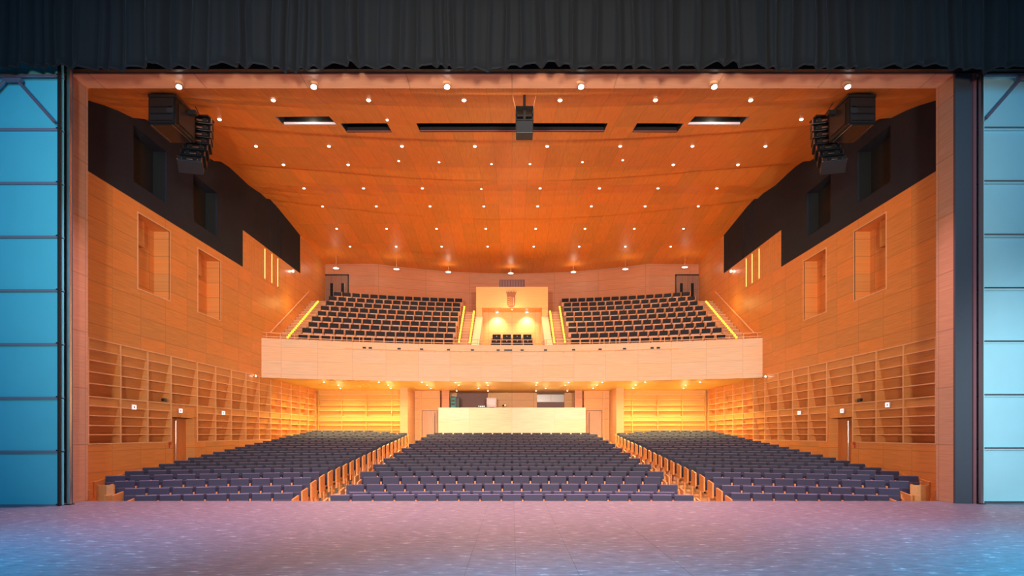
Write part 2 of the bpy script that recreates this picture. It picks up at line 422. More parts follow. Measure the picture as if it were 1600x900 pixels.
for s, side in ((-1, 'left'), (1, 'right')):
    o = MB().box(s * (W - .05), s * W, 21.66, 21.74, 1.22, 1.32).box(s * (W - .02), s * W, 21.69, 21.71, 1.12, 1.22).build('alarm_box', M_red)
    tag(o, 'small red alarm box beside the door in the %s wall' % side, 'alarm box')
    e = empty('wall_camera', (s * (W - .05), 21.30, 2.62), 'tiny dark camera on a shelf of the %s wall shelving' % side, 'camera')
    bx(-.05, .05, -.08, .08, -.04, .06).build('body', M_case, e, .01)
    MB().tube((0, -.08, .01), (0, -.13, .01), .03, 10).build('lens', M_blk, e)
    e = empty('wall_spotlight', (s * (W - .08), 33.8, 9.65), 'small wall spotlight by the end of the black band on the %s wall' % side, 'spotlight')
    MB().tube((0, -.09, -.05), (0, .06, 0), .06, 12).build('housing', M_ring, e)
    MB().tube((0, -.095, -.052), (0, -.09, -.05), .052, 12).build('bulb', M_lampwhite, e)
    e = empty('wall_spotlight', (s * (W - .08), 28.9 if s < 0 else 29.2, 4.02), 'small lamp on the %s wall where the balcony front meets it' % side, 'spotlight')
    MB().tube((0, -.07, 0), (0, .06, 0), .055, 12).build('housing', M_ring, e)
    MB().tube((0, -.075, 0), (0, -.07, 0), .028, 12).build('bulb', M_lampwhite, e)

# ------------------------------------------------------------------ stalls: row heights measured along the centre line
CY = [773.4, 769, 757, 745, 736.5, 730, 725.3, 720.4, 716, 711.7, 707.6, 704, 700.4, 696.9, 693.7, 691, 688.5, 686, 683.5, 681, 678.8, 676.6]
def rowY(k): return 16.66 + .85 * k + .0045 * k * k
ZT = [E - (y - HZ) * rowY(k) / F for k, y in enumerate(CY)]
while len(ZT) < 26: ZT.append(ZT[-1] + .065)
SH = .86
FZ = [z - SH for z in ZT]
# terraced floor
def terrace(name, rows, zs, x0, x1, yend, mat, label=None, nx=20, thick=None):
    mb = MB()
    xs = [x0 + (x1 - x0) * i / nx for i in range(nx + 1)]
    for k in range(len(rows)):
        t0 = rows[k]; t1 = rows[k + 1] if k + 1 < len(rows) else yend
        zb = zs[k] - (thick or .5)
        for a, b in zip(xs, xs[1:]):
            ya, yb = t0 - a * a / K, t0 - b * b / K
            yc, yd = (t1 - b * b / K, t1 - a * a / K) if k + 1 < len(rows) else (yend, yend)
            mb.hexa([(a, ya, zb), (b, yb, zb), (b, yc, zb), (a, yd, zb), (a, ya, zs[k]), (b, yb, zs[k]), (b, yc, zs[k]), (a, yd, zs[k])])
    return struct(mb.build(name, mat), label)
rowsF = [rowY(k) - .38 for k in range(24)]; rowsF[0] = 12.0
fl = terrace('floor_stalls', rowsF, FZ[:24], -W, W, 42, M_floor, 'pale wooden stepped floor of the stalls', thick=.9)
# clip the part of the terrace that would reach under the stage: keep it below stage level
# ------------------------------------------------------------------ stalls seats
def seat_proto():
    e = empty('auditorium_chair', (0, -50, 0), 'x', 'seat', 'navy stalls seats')
    w2 = .226
    def slab(mb, x0, x1, pts): return mb.prism(pts, 'X', x0, x1)
    kid(e, slab(MB(), -w2, w2, [(.02, .40), (.10, .40), (.20, .85), (.195, .865), (.15, .865), (.12, .85)]).build('backrest', M_navy, e, .012))
    kid(e, slab(MB(), -w2 + .004, w2 - .004, [(.128, .852), (.150, .868), (.196, .868), (.19, .861), (.152, .861), (.134, .848)]).build('top_highlight', M_navyr, e))  # lighter strip painting the highlight along the backrest top
    kid(e, slab(MB(), -w2 + .01, w2 - .01, [(-.13, .40), (-.02, .36), (.045, .70), (.02, .715), (-.075, .70)]).build('seat_pad', M_navy, e, .012))
    kid(e, slab(MB(), -w2 + .01, w2 - .01, [(.105, .30), (.125, .30), (.225, .83), (.205, .83)]).build('back_shell', M_swood, e))
    kid(e, MB().box(w2 + .005, .289, -.24, .02, .16, .62).box(w2 + .002, .292, -.25, .03, .62, .645).box(w2 + .012, .282, .02, .15, .3, .735).build('armrest', M_arm, e, .006))
    kid(e, MB().box(w2 + .008, .285, -.06, .08, .0, .17).build('leg', M_blk, e))
    return e
proto = seat_proto()
EP = [(-.30, .34), (-.30, .74), (.16, .80), (.16, 0), (.08, 0), (.08, .34)]
endm = MB().prism(EP, 'X', -.022, .022).mesh('end_panel', M_swood)
def seat_positions():
    out = []
    for k in range(22):
        n = 17 if k % 2 == 0 else 16; p = .52
        for i in range(n):
            x = (i - (n - 1) / 2) * p
            out.append(('centre', k, i, n, x))
    for s in (-1, 1):
        for k in range(1, 24):
            x0 = 5.72
            n = 10
            for i in range(n):
                x = s * (x0 + i * .515)
                if abs(x) > 10.66: continue
                out.append(('left' if s < 0 else 'right', k, i, n, x))
    res = []
    for b, k, i, n, x in out:
        y = rowY(k) - x * x / {0: 90, 1: 70, 2: 57, 3: 50}.get(k, K)
        if abs(x) > {1: 9.3, 2: 9.6, 3: 9.95}.get(k, 20): continue
        if abs(x) > 5 and (y > 37.3 or (abs(x) < 6.4 and y > 35.9)): continue
        res.append((b, k, i, n, x, y))
    return res
S = seat_positions()
ends = {}
for b, k, i, n, x, y in S: ends.setdefault((b, k), []).append(i)
S.sort(key=lambda q: q[5])
first = True
def seat_label(b, k, i, n):
    if b == 'centre':
        c = (n + 1) / 2; q = i + 1
        side = 'left' if q <= c else 'right'; idx = q if q <= c else n - q + 1
        return 'navy stalls seat, centre block, %s row from the stage, %s from the %s' % (ordw(k + 1), ordw(idx), side)
    return 'navy stalls seat, %s block, %s row from the stage, %s from the aisle' % (b, ordw(k), ordw(i + 1))
def add_end(e, side):   # side -1: on the local -x side
    o = bpy.data.objects.new('end_panel', endm); C.objects.link(o); o.parent = e; o.location = (side * .318, 0, 0); o.rotation_euler = (0, 0, -e.rotation_euler[2])
restv = MB(); restw = MB(); restp = MB()
for idx, (b, k, i, n, x, y) in enumerate(S):
    rz = math.atan2(2 * x, K) * -1.0
    z = FZ[k]
    lo, hi = min(ends[(b, k)]), max(ends[(b, k)])
    if idx < 300:
        e = proto if first else copy_tree(proto); first = False
        e.location = (x, y, z); e.rotation_euler = (0, 0, rz); e['label'] = seat_label(b, k, i, n)
        e['group'] = 'navy stalls seats in the %s block' % b
        if b == 'centre':
            if i == lo: add_end(e, -1)
            if i == hi: add_end(e, 1)
        else:
            sg = -1 if b == 'left' else 1
            if i == lo: add_end(e, -sg)
            if i == hi: add_end(e, sg)
    else:
        mt = Matrix.Translation((x, y, z)) @ Matrix.Rotation(rz, 4, 'Z')
        restv.m = mt; restw.m = mt; restp.m = mt
        w2 = .226
        restp.prism([(.128, .852), (.150, .872), (.196, .872), (.19, .861), (.152, .861), (.134, .848)], 'X', -w2 + .004, w2 - .004)
        restv.prism([(.02, .40), (.10, .40), (.20, .85), (.195, .868), (.15, .868), (.12, .85)], 'X', -w2, w2)
        restv.prism([(-.13, .40), (-.02, .36), (.045, .70), (.02, .715), (-.075, .70)], 'X', -w2 + .01, w2 - .01)
        restw.box(w2 + .005, .289, -.24, .10, .0, .64)
        restw.prism([(.105, .0), (.125, .0), (.225, .83), (.205, .83)], 'X', -w2 + .01, w2 - .01)
        sg = 0
        if b == 'centre': sg = -1 if i == lo else (1 if i == hi else 0)
        elif i == lo: sg = 1 if b == 'left' else -1
        if sg:
            restw.m = mt @ Matrix.Translation((sg * .318, 0, 0)) @ Matrix.Rotation(-rz, 4, 'Z')
            restw.prism(EP, 'X', -.022, .022)
rest = restv.build('auditorium_chairs', M_navy)
tag(rest, 'the farther rows of navy stalls seats running back under the balcony', 'seats', 'navy stalls seats', 'stuff')
o = restw.build('seat_woodwork', M_swood, rest); o['label'] = 'beech armrests and end panels of the far rows'; o['kind'] = 'stuff'

o = restp.build('top_highlight', M_navyr, rest); o['kind'] = 'stuff'  # painted backrest highlights of the far rows
for s, nm in ((-1, 'left'), (1, 'right')):
    e = empty('wooden_partition', (s * 10.05, 16.75, -.85), 'low curved wooden partition at the %s wall in front of the seats' % nm, 'partition')
    MB().prism([(-.24, 0), (.30, 0), (.30, .12), (.10, .06), (-.10, .05), (-.24, .08)] if False else [(-.22, .10), (-.10, .02), (.10, .0), (.24, .06), (.24, .12), (.10, .06), (-.10, .08), (-.20, .15)], 'Z', 0, 1.16).build('panel', M_swood, e)
    bx(-.46 if s < 0 else .34, -.34 if s < 0 else .46, .0, .12, 0, 1.04).build('post', M_swood, e)
    bx(.10 if s < 0 else -.24, .24 if s < 0 else -.10, -.12, 0, 0, .92).build('block', M_swood, e)

# ------------------------------------------------------------------ balcony
BF0 = 32.1; KB = 49.5
def by(x, base=BF0): return base - x * x / KB
BZ0, BZ1 = 4.02, 5.75
NX = 40
xs = [-W + 2 * W * i / NX for i in range(NX + 1)]
mb = MB()
for a, b in zip(xs, xs[1:]):
    mb.hexa([(a, by(a), BZ0), (b, by(b), BZ0), (b, by(b) + .3, BZ0), (a, by(a) + .3, BZ0), (a, by(a), BZ1), (b, by(b), BZ1), (b, by(b) + .3, BZ1), (a, by(a) + .3, BZ1)])
struct(mb.build('wall_balcony_front', M_front), 'pale veneer balcony front sweeping across the hall')
mb = MB()
for a, b in zip(xs, xs[1:]):
    mb.hexa([(a, by(a) + .3, BZ0 + .01), (b, by(b) + .3, BZ0 + .01), (b, 42.5, BZ0 + .01), (a, 42.5, BZ0 + .01), (a, by(a) + .3, BZ0 + .2), (b, by(b) + .3, BZ0 + .2), (b, 42.5, BZ0 + .2), (a, 42.5, BZ0 + .2)])
M_under = wood('balcony_soffit_veneer', (.94, .74, .28), 'XY', 1.2, 2.4, var=.04, joint=.15)
struct(mb.build('ceiling_under_balcony', M_under), 'soffit under the balcony')
# base floor inside the parapet
def brow(k): return 33.35 + .78 * k
def btop(k): return 6.17 + .405 * k
for s, nm in ((-1, 'left'), (1, 'right')):
    x0, x1 = sorted((s * 2.62, s * 9.95))
    rows = [BF0 + .25] + [brow(k) - .34 for k in range(1, 9)]
    terrace('floor_balcony_' + nm, rows, [btop(k) - .86 for k in range(9)], x0, x1, 42.3, M_riser, nx=12, thick=.6)
# stairs: side stairs and the two centre stairs
def stairs(name, x0, x1, yb, zb, n, run, rise, mat, yend, label, cat='stairs'):
    e = empty(name, ((x0 + x1) / 2, yb, zb), label, cat)
    hw = abs(x1 - x0) / 2
    for i in range(n):
        y0 = run * i
        bx(-hw, hw, y0, y0 + run if i < n - 1 else yend - yb, rise * i - .25, rise * (i + 1) - .02).build('step', M_riser, e)
        bx(-hw, hw, y0 - .015, y0 + .06, rise * (i + 1) - .02, rise * (i + 1)).build('nosing', M_edge, e)
    return e
for s, nm in ((-1, 'left'), (1, 'right')):
    stairs('balcony_stairs', s * 9.97, s * 10.88, 30.6, 5.30, 16, .42, .215, M_riser, 39.8, 'balcony stairs against the %s wall' % nm)
    stairs('balcony_stairs', s * 1.97, s * 2.60, 32.75, 5.32, 15, .39, .205, M_riser, 41.5, 'central balcony stairs on the %s of the crest panel' % nm)
def led(x, ya, za, yb, zb, n, lab):
    e = empty('step_lights', (x, ya, za), lab, 'step lights')
    bx(-.01, .01, 0, .02, -.02, 0).build('end_cap', M_blk, e)
    mb = MB(); mg = MB()
    mb.hexa([(-.03, 0, -.06), (.03, 0, -.06), (.03, yb - ya, zb - za - .06), (-.03, yb - ya, zb - za - .06), (-.03, 0, -.03), (.03, 0, -.03), (.03, yb - ya, zb - za - .03), (-.03, yb - ya, zb - za - .03)])
    for i in range(n):
        f = (i + .5) / n; y = (yb - ya) * f; z = (zb - za) * f
        mg.box(-.035, .035, y - .035, y + .035, z - .03, z + .04)
    mb.build('channel', M_riser, e); mg.build('bulbs', M_ledglow, e)
for s, nm in ((-1, 'left'), (1, 'right')):
    led(s * 9.98, 30.25, 5.80, 35.2, 8.42, 22, 'row of yellow step lights up the stairs at the %s wall' % nm)
    led(s * 2.03, 32.6, 5.88, 36.5, 8.15, 17, 'inner row of yellow step lights on the %s central stairs' % nm)
    led(s * 2.58, 33.1, 5.98, 37.1, 8.52, 17, 'outer row of yellow step lights on the %s central stairs' % nm)
    lamp('step_glow', 'POINT', (s * 10.2, 33.0, 7.9), 16, (1, .65, .2), size=.3)
    lamp('step_glow', 'POINT', (s * 2.3, 35.2, 8.0), 32, (1, .65, .2), size=.3)
    # handrail on the wall
    e = empty('handrail', (s * (W - .12), 30.4, 6.07), 'slim wooden handrail climbing the %s wall beside the balcony stairs' % nm, 'handrail')
    MB().tube((0, 0, 0), (0, 5.8, 3.03), .03, 8).build('rail', M_edge, e)
    for q in range(5):
        f = .08 + .21 * q
        MB().tube((0, 5.8 * f, 3.03 * f), (s * .12, 5.8 * f, 3.03 * f - .05), .012, 6).build('bracket', M_steel, e)
# balcony rail: continuous thin rails with posts
rail = empty('balcony_rail', (0, BF0 + .15, BZ1), 'thin double rail with slim posts along the top of the balcony front', 'rail')
for dz in (.10, .26):
    mb = MB()
    for a, b in zip(xs, xs[1:]):
        mb.tube((a, by(a) - BF0, dz), (b, by(b) - BF0, dz), .014, 6)
    mb.build('bar', M_edge, rail)
for i in range(41):
    x = -W + .15 + (2 * W - .3) * i / 40
    MB().tube((x, by(x) - BF0, 0), (x, by(x) - BF0, .27), .012, 6).build('post', M_edge, rail)
# lighting bar on the balcony front
bar = empty('lighting_bar', (0, BF0, 0), 'pale steel bar with tiny black clips fixed across the balcony front', 'lighting bar')
mb = MB(); N = 30
zb = 5.44
for i in range(N):
    a = -7.55 + 15.1 * i / N; b = -7.55 + 15.1 * (i + 1) / N
    mb.tube((a, by(a) - BF0 - .10, zb), (b, by(b) - BF0 - .10, zb), .022, 6)
mb.build('tube', M_edge, bar)
for px in (573, 581.7, 624.5, 658.5, 700, 737.5, 778, 790, 794, 798, 816, 853, 897, 938, 975, 1016, 1025):
    x = (px - 800) * 31.6 / F
    bx(x - .07, x + .07, by(x) - BF0 - .14, by(x) - BF0 - .06, zb + .02, zb + .09).build('clip', M_blk, bar)
for x in [(-7.2 + 1.2 * i) for i in range(13)]:
    MB().tube((x, by(x) - BF0 - .10, zb), (x, by(x) - BF0 + .01, zb - .1), .012, 6).build('bracket', M_edge, bar)
# balcony seats
def bal_proto():
    e = empty('balcony_chair', (0, -60, 0), 'x', 'seat', 'balcony seats')
    w2 = .2
    kid(e, MB().prism([(.03, .40), (.10, .40), (.20, .85), (.15, .865), (.12, .85)], 'X', -w2, w2).build('backrest', M_bseat, e, .01))
    kid(e, MB().prism([(-.13, .36), (-.02, .32), (.045, .60), (.02, .615), (-.075, .60)], 'X', -w2, w2).build('seat_pad', M_swood2, e, .01))
    kid(e, MB().box(w2 + .006, .236, -.24, .20, .0, .60).box(w2 + .004, .236, .08, .22, .6, .875).build('armrest', M_swood, e))
    return e
bp = bal_proto(); firstb = True
for s, nm in ((-1, 'left'), (1, 'right')):
    for k in range(9):
        for i in range(15):
            x = s * (3.07 + .465 * i + (.06 if k % 2 else 0))
            e = bp if firstb else copy_tree(bp); firstb = False
            e.location = (x, brow(k) - x * x / K, btop(k) - .86); e.rotation_euler = (0, 0, -math.atan2(2 * x, K))
            e['label'] = 'black-backed balcony seat, %s block, %s row up, %s from the central stairs' % (nm, ordw(k + 1), ordw(i + 1))
            e['group'] = 'black balcony seats, %s block' % nm
# ------------------------------------------------------------------ centre box with crest panel
struct(bx(-1.95, 1.95, BF0 + .3, 39, 5.0, 5.14).build('floor_box', M_riser))
for k, (y, z) in enumerate(((33.5, 5.15), (34.35, 5.50), (35.2, 5.86))):
    if k: struct(bx(-1.6, 1.6, y - .4, y + (.45 if k == 1 else 3.0), 5.1, z).build('floor_box_step', M_riser))
bs = None
for k, (y, z) in enumerate(((33.5, 5.15), (34.35, 5.50), (35.2, 5.86))):
    for i in range(4):
        x = (i - 1.5) * .53
        e = empty('box_chair', (x, y, z), 'black box seat below the crest, %s row, %s from the left' % (['front', 'middle', 'back'][k], ordw(i + 1)), 'seat', 'black seats in the central box')
        if bs is None:
            m1 = MB().prism([(.03, .40), (.10, .40), (.20, .85), (.15, .865), (.12, .85)], 'X', -.215, .215).mesh('backrest', M_bseat)
            m2 = MB().prism([(-.13, .40), (-.02, .36), (.045, .66), (.02, .68), (-.075, .66)], 'X', -.21, .21).mesh('seat_pad', M_bseat)
            m3 = bx(-.26, -.235, -.24, .12, 0, .62).box(.235, .26, -.24, .12, 0, .62).mesh('armrest', M_blk)
            m4 = bx(-.02, .02, .098, .125, .70, .78).mesh('number_plate', M_white)
            m4.transform(Matrix.Translation((0, 0, 0)))
            bs = (('backrest', m1), ('seat_pad', m2), ('armrest', m3), ('number_plate', m4))
        for nme, me in bs:
            o = bpy.data.objects.new(nme, me); C.objects.link(o); o.parent = e
# sloping parapets
M_parapet = plain('cream_parapet', (.92, .80, .62), .45)
for s, nm in ((-1, 'left'), (1, 'right')):
    mb = MB()
    a, b = s * 1.58, s * 1.95
    mb.hexa([(a, 32.5, 4.9), (b, 32.5, 4.9), (b, 36.8, 4.9), (a, 36.8, 4.9), (a, 32.5, 5.72), (b, 32.5, 5.72), (b, 36.8, 7.90), (a, 36.8, 7.90)])
    struct(mb.build('wall_box_' + nm, M_parapet), 'cream sloping parapet of the central box')
    struct(bx(s * 1.62, s * 1.93, 36.8, 39.0, 5.0, 8.5).build('wall_box_pier_' + nm, M_bback))
struct(bx(-1.65, 1.65, 38.2, 38.4, 5.0, 8.4).build('wall_box_back', M_bback), 'spot-lit rear wall of the central box')
struct(bx(-1.62, 1.62, 36.80, 38.2, 8.38, 8.5).build('ceiling_box', M_bback))
M_crestp = wood('crest_panel_veneer', (.88, .52, .22), 'XZ', 3.9, 1.3, var=.03, joint=.0)
cp = bx(-1.93, 1.93, 36.72, 36.80, 8.36, 9.48).build('crest_panel', M_crestp)
tag(cp, 'large pale wooden panel bearing a carved crest above the central box', 'panel')
# crest: crown over a shield, carved in darker wood
def px3(px, py, Y=36.70): return ((px - 800) * Y / F, E + (HZ - py) * Y / F)
cr = empty('carved_crest', (0, 36.72, 8.9), 'brown carved coat of arms with crown and shield on the pale panel', 'crest')
def rel(pts): return [(a, b - 8.9) for a, b in (px3(*p) for p in pts)]
sh = [(792.8, 463), (804.8, 463), (804.8, 475), (803.5, 478.5), (801, 480.2), (798.5, 480.6), (796, 480), (793.6, 478), (792.8, 475)]
MB().prism(rel(sh), 'Y', -.05, 0).build('shield', M_crest, cr, .01)
MB().prism(rel([(792.8, 463.4), (791.0, 455.8), (793.0, 457.4), (795.0, 455.6), (797, 457), (799, 455.4), (801, 457), (803, 455.6), (805, 457.4), (807.2, 455.6), (805.4, 461), (804.8, 463.4)]), 'Y', -.08, 0).build('crown', M_crest, cr, .008)
for i in range(5):
    y = 464.5 + i * 3.0
    MB().prism(rel([(793.4, y), (797.6, y - 1), (798.2, y + .5), (794.0, y + 1.5)]), 'Y', -.085, -.05).build('carving', M_swood, cr, .006)
MB().prism(rel([(799.6, 464.4), (800.1, 464.4), (800.1, 479), (799.6, 479)]), 'Y', -.07, -.05).build('carving', M_riser, cr)
MB().prism(rel([(801.6, 465), (803.0, 465), (803.0, 477), (801.6, 478)]), 'Y', -.07, -.05).build('carving', M_riser, cr)

# ------------------------------------------------------------------ upper rear wall
def rear(x):
    ax = abs(x)
    return 39.85 if ax > 7.9 else 42.1 - (ax / 7.9) ** 2 * 2.25
mb = MB(); xr = [-11 + 22 * i / 44 for i in range(45)]
for a, b in zip(xr, xr[1:]):
    mb.hexa([(a, rear(a), 4), (b, rear(b), 4), (b, rear(b) + .3, 4), (a, rear(a) + .3, 4), (a, rear(a), 12.6), (b, rear(b), 12.6), (b, rear(b) + .3, 12.6), (a, rear(a) + .3, 12.6)])
struct(mb.build('wall_back', M_back), 'curved brown veneer rear wall above the balcony')
for s, nm in ((-1, 'left'), (1, 'right')):
    d = MB().box(s * 9.58, s * 10.2, 39.78, 39.86, 8.6, 10.8).box(s * 10.24, s * 10.86, 39.78, 39.86, 8.6, 10.8).build('door_%d' % (3 if s < 0 else 4), M_doorg); struct(d, 'double grey-brown door at the top %s of the balcony' % nm)
    MB().box(s * 9.52, s * 9.57, 39.76, 39.85, 8.6, 10.87).box(s * 9.52, s * 10.88, 39.76, 39.85, 10.81, 10.87).build('door_frame', M_blk, d)
    for x in (9.86, 10.5):
        bx(s * (x - .09), s * (x + .09), 39.765, 39.782, 9.5, 10.35).build('door_window', M_blkgloss, d)
        bx(s * (x - .11), s * (x - .09), 39.74, 39.775, 9.5, 10.35).build('door_pull', M_steel, d)
v = empty('projection_window', (0, 42.05, 10.6), 'wide shallow maroon louvred window high on the rear wall above the crest panel', 'window')
bx(-.78, .78, -.03, .06, -.05, .46).build('frame', M_maroon, v)
for i in range(9): bx(-.74 + .165 * i, -.62 + .165 * i, -.055, -.03, -.02, .42).build('louvre', M_cover, v)

# ------------------------------------------------------------------ under the balcony
for s, nm in ((-1, 'left'), (1, 'right')):
    a, b = s * 5.58, s * 5.99
    struct(bx(a, b, 36.5, 39.1, .3, 4.03).build('wall_pier_' + nm, M_back if False else wood('pier_veneer_' + nm, (.80, .48, .26), 'XZ', 3, 3, var=.04, joint=0)), 'wooden pier beside the aisle')
    # rear lattice
    lat = empty('wall_shelving', (s * 8.4, 38.3, 0), 'yellow-lit shelving grid on the rear wall under the %s end of the balcony' % nm, 'wall shelving')
    xsl = [-2.5, -1.23, .24, 1.65, 2.38] if s > 0 else [-2.38, -1.65, -.24, 1.23, 2.5]
    xl = [s * q for q in (-2.4, -1.65, -.22, 1.15, 2.46)]
    for c, d in zip(xl, xl[1:]):
        for za, zb_ in ((0, 5), (5, 10)):
            zlo, zhi, zt = ZL[za], ZL[zb_], ZL[zb_ - 1]
            m_ = MB(); c0, d0 = min(c, d), max(c, d)
            m_.hexa([(c0, .3, zlo), (d0, .3, zlo), (d0, .35, zlo), (c0, .35, zlo), (c0, .10, zt), (d0, .10, zt), (d0, .15, zt), (c0, .15, zt)])
            m_.box(c0, d0, .02, .08, zt, zhi)
            m_.build('back_panel', M_latx, lat)
    for q in xl: bx(q - .022, q + .022, -.02, .36, 1.31, 4.02).build('fin', M_latx, lat)
    for z in ZL[:-1]: bx(min(xl), max(xl), -.015, .3, z - .015, z + .015).build('shelf', M_edge, lat)
    struct(bx(s * 5.9, s * 11.2, 38.32, 38.6, -.2, 1.31).build('wall_back_low_' + nm, M_latx))
    struct(bx(s * 5.9, s * 11.3, 38.68, 38.8, -.2, 4.1).build('wall_back_core_' + nm, M_latx))
    # panel and door beside the booth
    struct(bx(s * 4.12, s * 5.58, 39.1, 39.3, 2.92, 4.03).build('wall_back_panel_' + nm, M_bback))
    struct(MB().box(s * 5.16, s * 5.58, 39.1, 39.3, 0, 2.92).build('wall_back_strip_' + nm, M_bback))
    mbs = MB()
    for z in ZL[:-1]: mbs.box(s * 5.30, s * 5.56, 39.02, 39.1, z - .012, z + .012)
    mbs.box(s * 5.29, s * 5.31, 39.02, 39.1, .9, 4.0); mbs.box(s * 5.54, s * 5.56, 39.02, 39.1, .9, 4.0)
    struct(mbs.build('trim_%d' % (12 + (s > 0)), M_edge))
    d = bx(s * 4.30, s * 5.14, 39.12, 39.2, .3, 2.90).build('door_%d' % (5 if s < 0 else 6), M_doorb); struct(d, 'pale door to the %s of the control booth' % nm)
    MB().box(s * 4.12, s * 4.28, 39.1, 39.25, .3, 2.92).build('door_frame', M_door, d)
    MB().tube((s * 4.42, 39.06, 1.1), (s * 4.42, 39.06, 2.8), .022, 8).build('door_pull', M_steel, d)
    # booth columns
    struct(bx(s * 3.55, s * 3.98, 38.6, 39.0, 2.5, 4.03).build('wall_booth_column_' + nm, M_back))
struct(MB().box(-4.14, 4.14, 38.35, 38.5, .2, 3.05).build('wall_booth_front', M_booth), 'cream curved front of the control booth')
struct(bx(-4.10, 4.10, 38.5, 39.2, 2.85, 3.049).build('trim_14', M_edge))
struct(bx(-4.2, 4.2, 38.5, 42.3, 2.0, 2.2).build('floor_booth', M_riser))
mb = MB().box(-1.45, 1.5, 41.0, 41.2, 2.2, 4.03).box(-4.3, -3.3, 41.0, 41.2, 2.2, 4.03).box(3.15, 4.3, 41.0, 41.2, 2.2, 4.03)
struct(mb.build('wall_booth_back', M_bback))
struct(MB().box(-3.35, -1.4, 41.3, 41.4, 2.2, 4.03).box(1.5, 3.2, 41.3, 41.4, 2.2, 3.50).build('wall_booth_screen', M_cover))
struct(MB().box(-4.3, -4.15, 39.3, 41.2, 2.2, 4.03).box(4.15, 4.3, 39.3, 41.2, 2.2, 4.03).build('wall_booth_side', M_bback))
g = bx(1.5, 3.2, 41.28, 41.34, 3.50, 3.95).build('window_1', M_greyglass); struct(g, 'grey window at the rear of the control booth')
bx(2.33, 2.37, 41.26, 41.28, 3.5, 3.95).build('mullion', M_white, g)
e = empty('equipment_cabinet', (-3.25, 38.95, 3.05), 'teal and black equipment cabinet standing on the left end of the booth counter', 'cabinet')
bx(-.25, .05, -.15, .2, 0, .65).build('body', M_teal, e, .02); bx(.05, .28, -.15, .2, 0, .60).build('side_case', M_case, e, .02)
bx(-.16, .10, -.08, .1, .65, .69).build('top_cap', M_white, e)
for q in range(3): bx(-.2, 0, -.16, -.15, .15 + .2 * q, .27 + .2 * q).build('drawer', M_case, e)
e = empty('computer_monitor', (-1.17, 38.95, 3.05), 'pale mauve computer monitor on the booth counter', 'monitor')
bx(-.28, .28, -.03, .05, .06, .58).build('bezel', M_white, e, .01); bx(-.17, .22, -.036, -.03, .2, .48).build('screen', plain('pale_screen', (.62, .45, .56), .3), e)
bx(-.15, .15, -.08, .1, 0, .06).build('stand', M_case, e)
e = empty('mixing_desk', (-1.75, 38.8, 3.05), 'low dark mixing desk on the booth counter beside the monitor', 'mixing desk')
bx(-.28, .24, -.1, .12, 0, .07).build('body', M_case, e, .01); bx(-.28, -.2, -.1, .1, .07, .13).build('side_cheek', M_blk, e)
for q in range(4): bx(-.15 + .1 * q, -.11 + .1 * q, -.06, .02, .07, .10).build('fader', M_steel, e)
e = empty('desk_lamp', (-.47, 38.75, 3.05), 'tiny black lamp on the middle of the booth counter', 'lamp')
bx(-.08, .08, -.05, .05, 0, .03).build('base', M_blk, e); MB().tube((0, 0, .03), (-.05, 0, .12), .012, 6).build('arm', M_blk, e)
MB().tube((-.08, 0, .12), (.06, 0, .15), .045, 10).build('shade', M_blk, e); MB().tube((.06, 0, .15), (.08, 0, .152), .03, 10).build('bulb', M_lampglow, e)

# ------------------------------------------------------------------ lamps
def downlight_mesh(r):
    a = MB().tube((0, 0, -.012), (0, 0, .02), r * 1.25, 16).mesh('ring', M_ring)
    b = MB().tube((0, 0, -.022), (0, 0, -.012), r, 16).mesh('bulb', M_lampglow)
    return a, b
DL = downlight_mesh(.052); DS = downlight_mesh(.036)
HALLSPOT = bpy.data.lights.new('hall_spot', 'SPOT'); HALLSPOT.energy = 240; HALLSPOT.color = (1, .70, .40); HALLSPOT.spot_size = math.radians(120); HALLSPOT.spot_blend = 1; HALLSPOT.shadow_soft_size = .06
def place_dl(meshes, loc, label, group, light=None, tilt=0, cat='downlight', nm='ceiling_downlight'):
    e = empty(nm, loc, label, cat, group); e.rotation_euler = (tilt, 0, 0)
    for n_, me in zip(('ring', 'bulb'), meshes):
        o = bpy.data.objects.new(n_, me); C.objects.link(o); o.parent = e
    if light:
        o = bpy.data.objects.new('light', light); C.objects.link(o); o.parent = e; o.location = (0, 0, -.03)
    return e
rowsL = [(156, [427, 576, 725, 875, 1024, 1173]), (186, [343, 1252]), (228, [400, 514, 628, 742, 855, 969, 1082, 1196]),
         (257, [443, 544, 1052, 1153]), (294, [475, 568, 660, 844, 936.5, 1028, 1120]), (322, [504, 588, 672, 756, 840, 924, 1008, 1091]),
         (357, [526, 604, 682, 759, 837, 914, 991, 1068]), (385, [547, 619, 690, 762, 834, 905, 977, 1048])]
for r, (py, pxs) in enumerate(rowsL):
    for i, px in enumerate(pxs):
        X, Y = onceil(px, py)
        place_dl(DL, (X, Y, ceilz(X, Y)), 'round recessed downlight in the hall ceiling, %s row from the stage, %s from the left' % (ordw(r + 1), ordw(i + 1)), 'recessed downlights of the hall ceiling', HALLSPOT, tilt=-.12)
for i, (px, py) in enumerate([(605, 187), (623, 251), (686, 253), (752, 295), (768, 256), (828, 256), (910, 253), (973, 250)]):
    X, Y = onceil(px, py)
    place_dl(DS, (X, Y, ceilz(X, Y)), 'small recessed pin light between the ceiling downlights, %s of these from the left' % ordw(i + 1), 'small pin lights of the hall ceiling', None, tilt=-.12, cat='pin light', nm='pin_light')
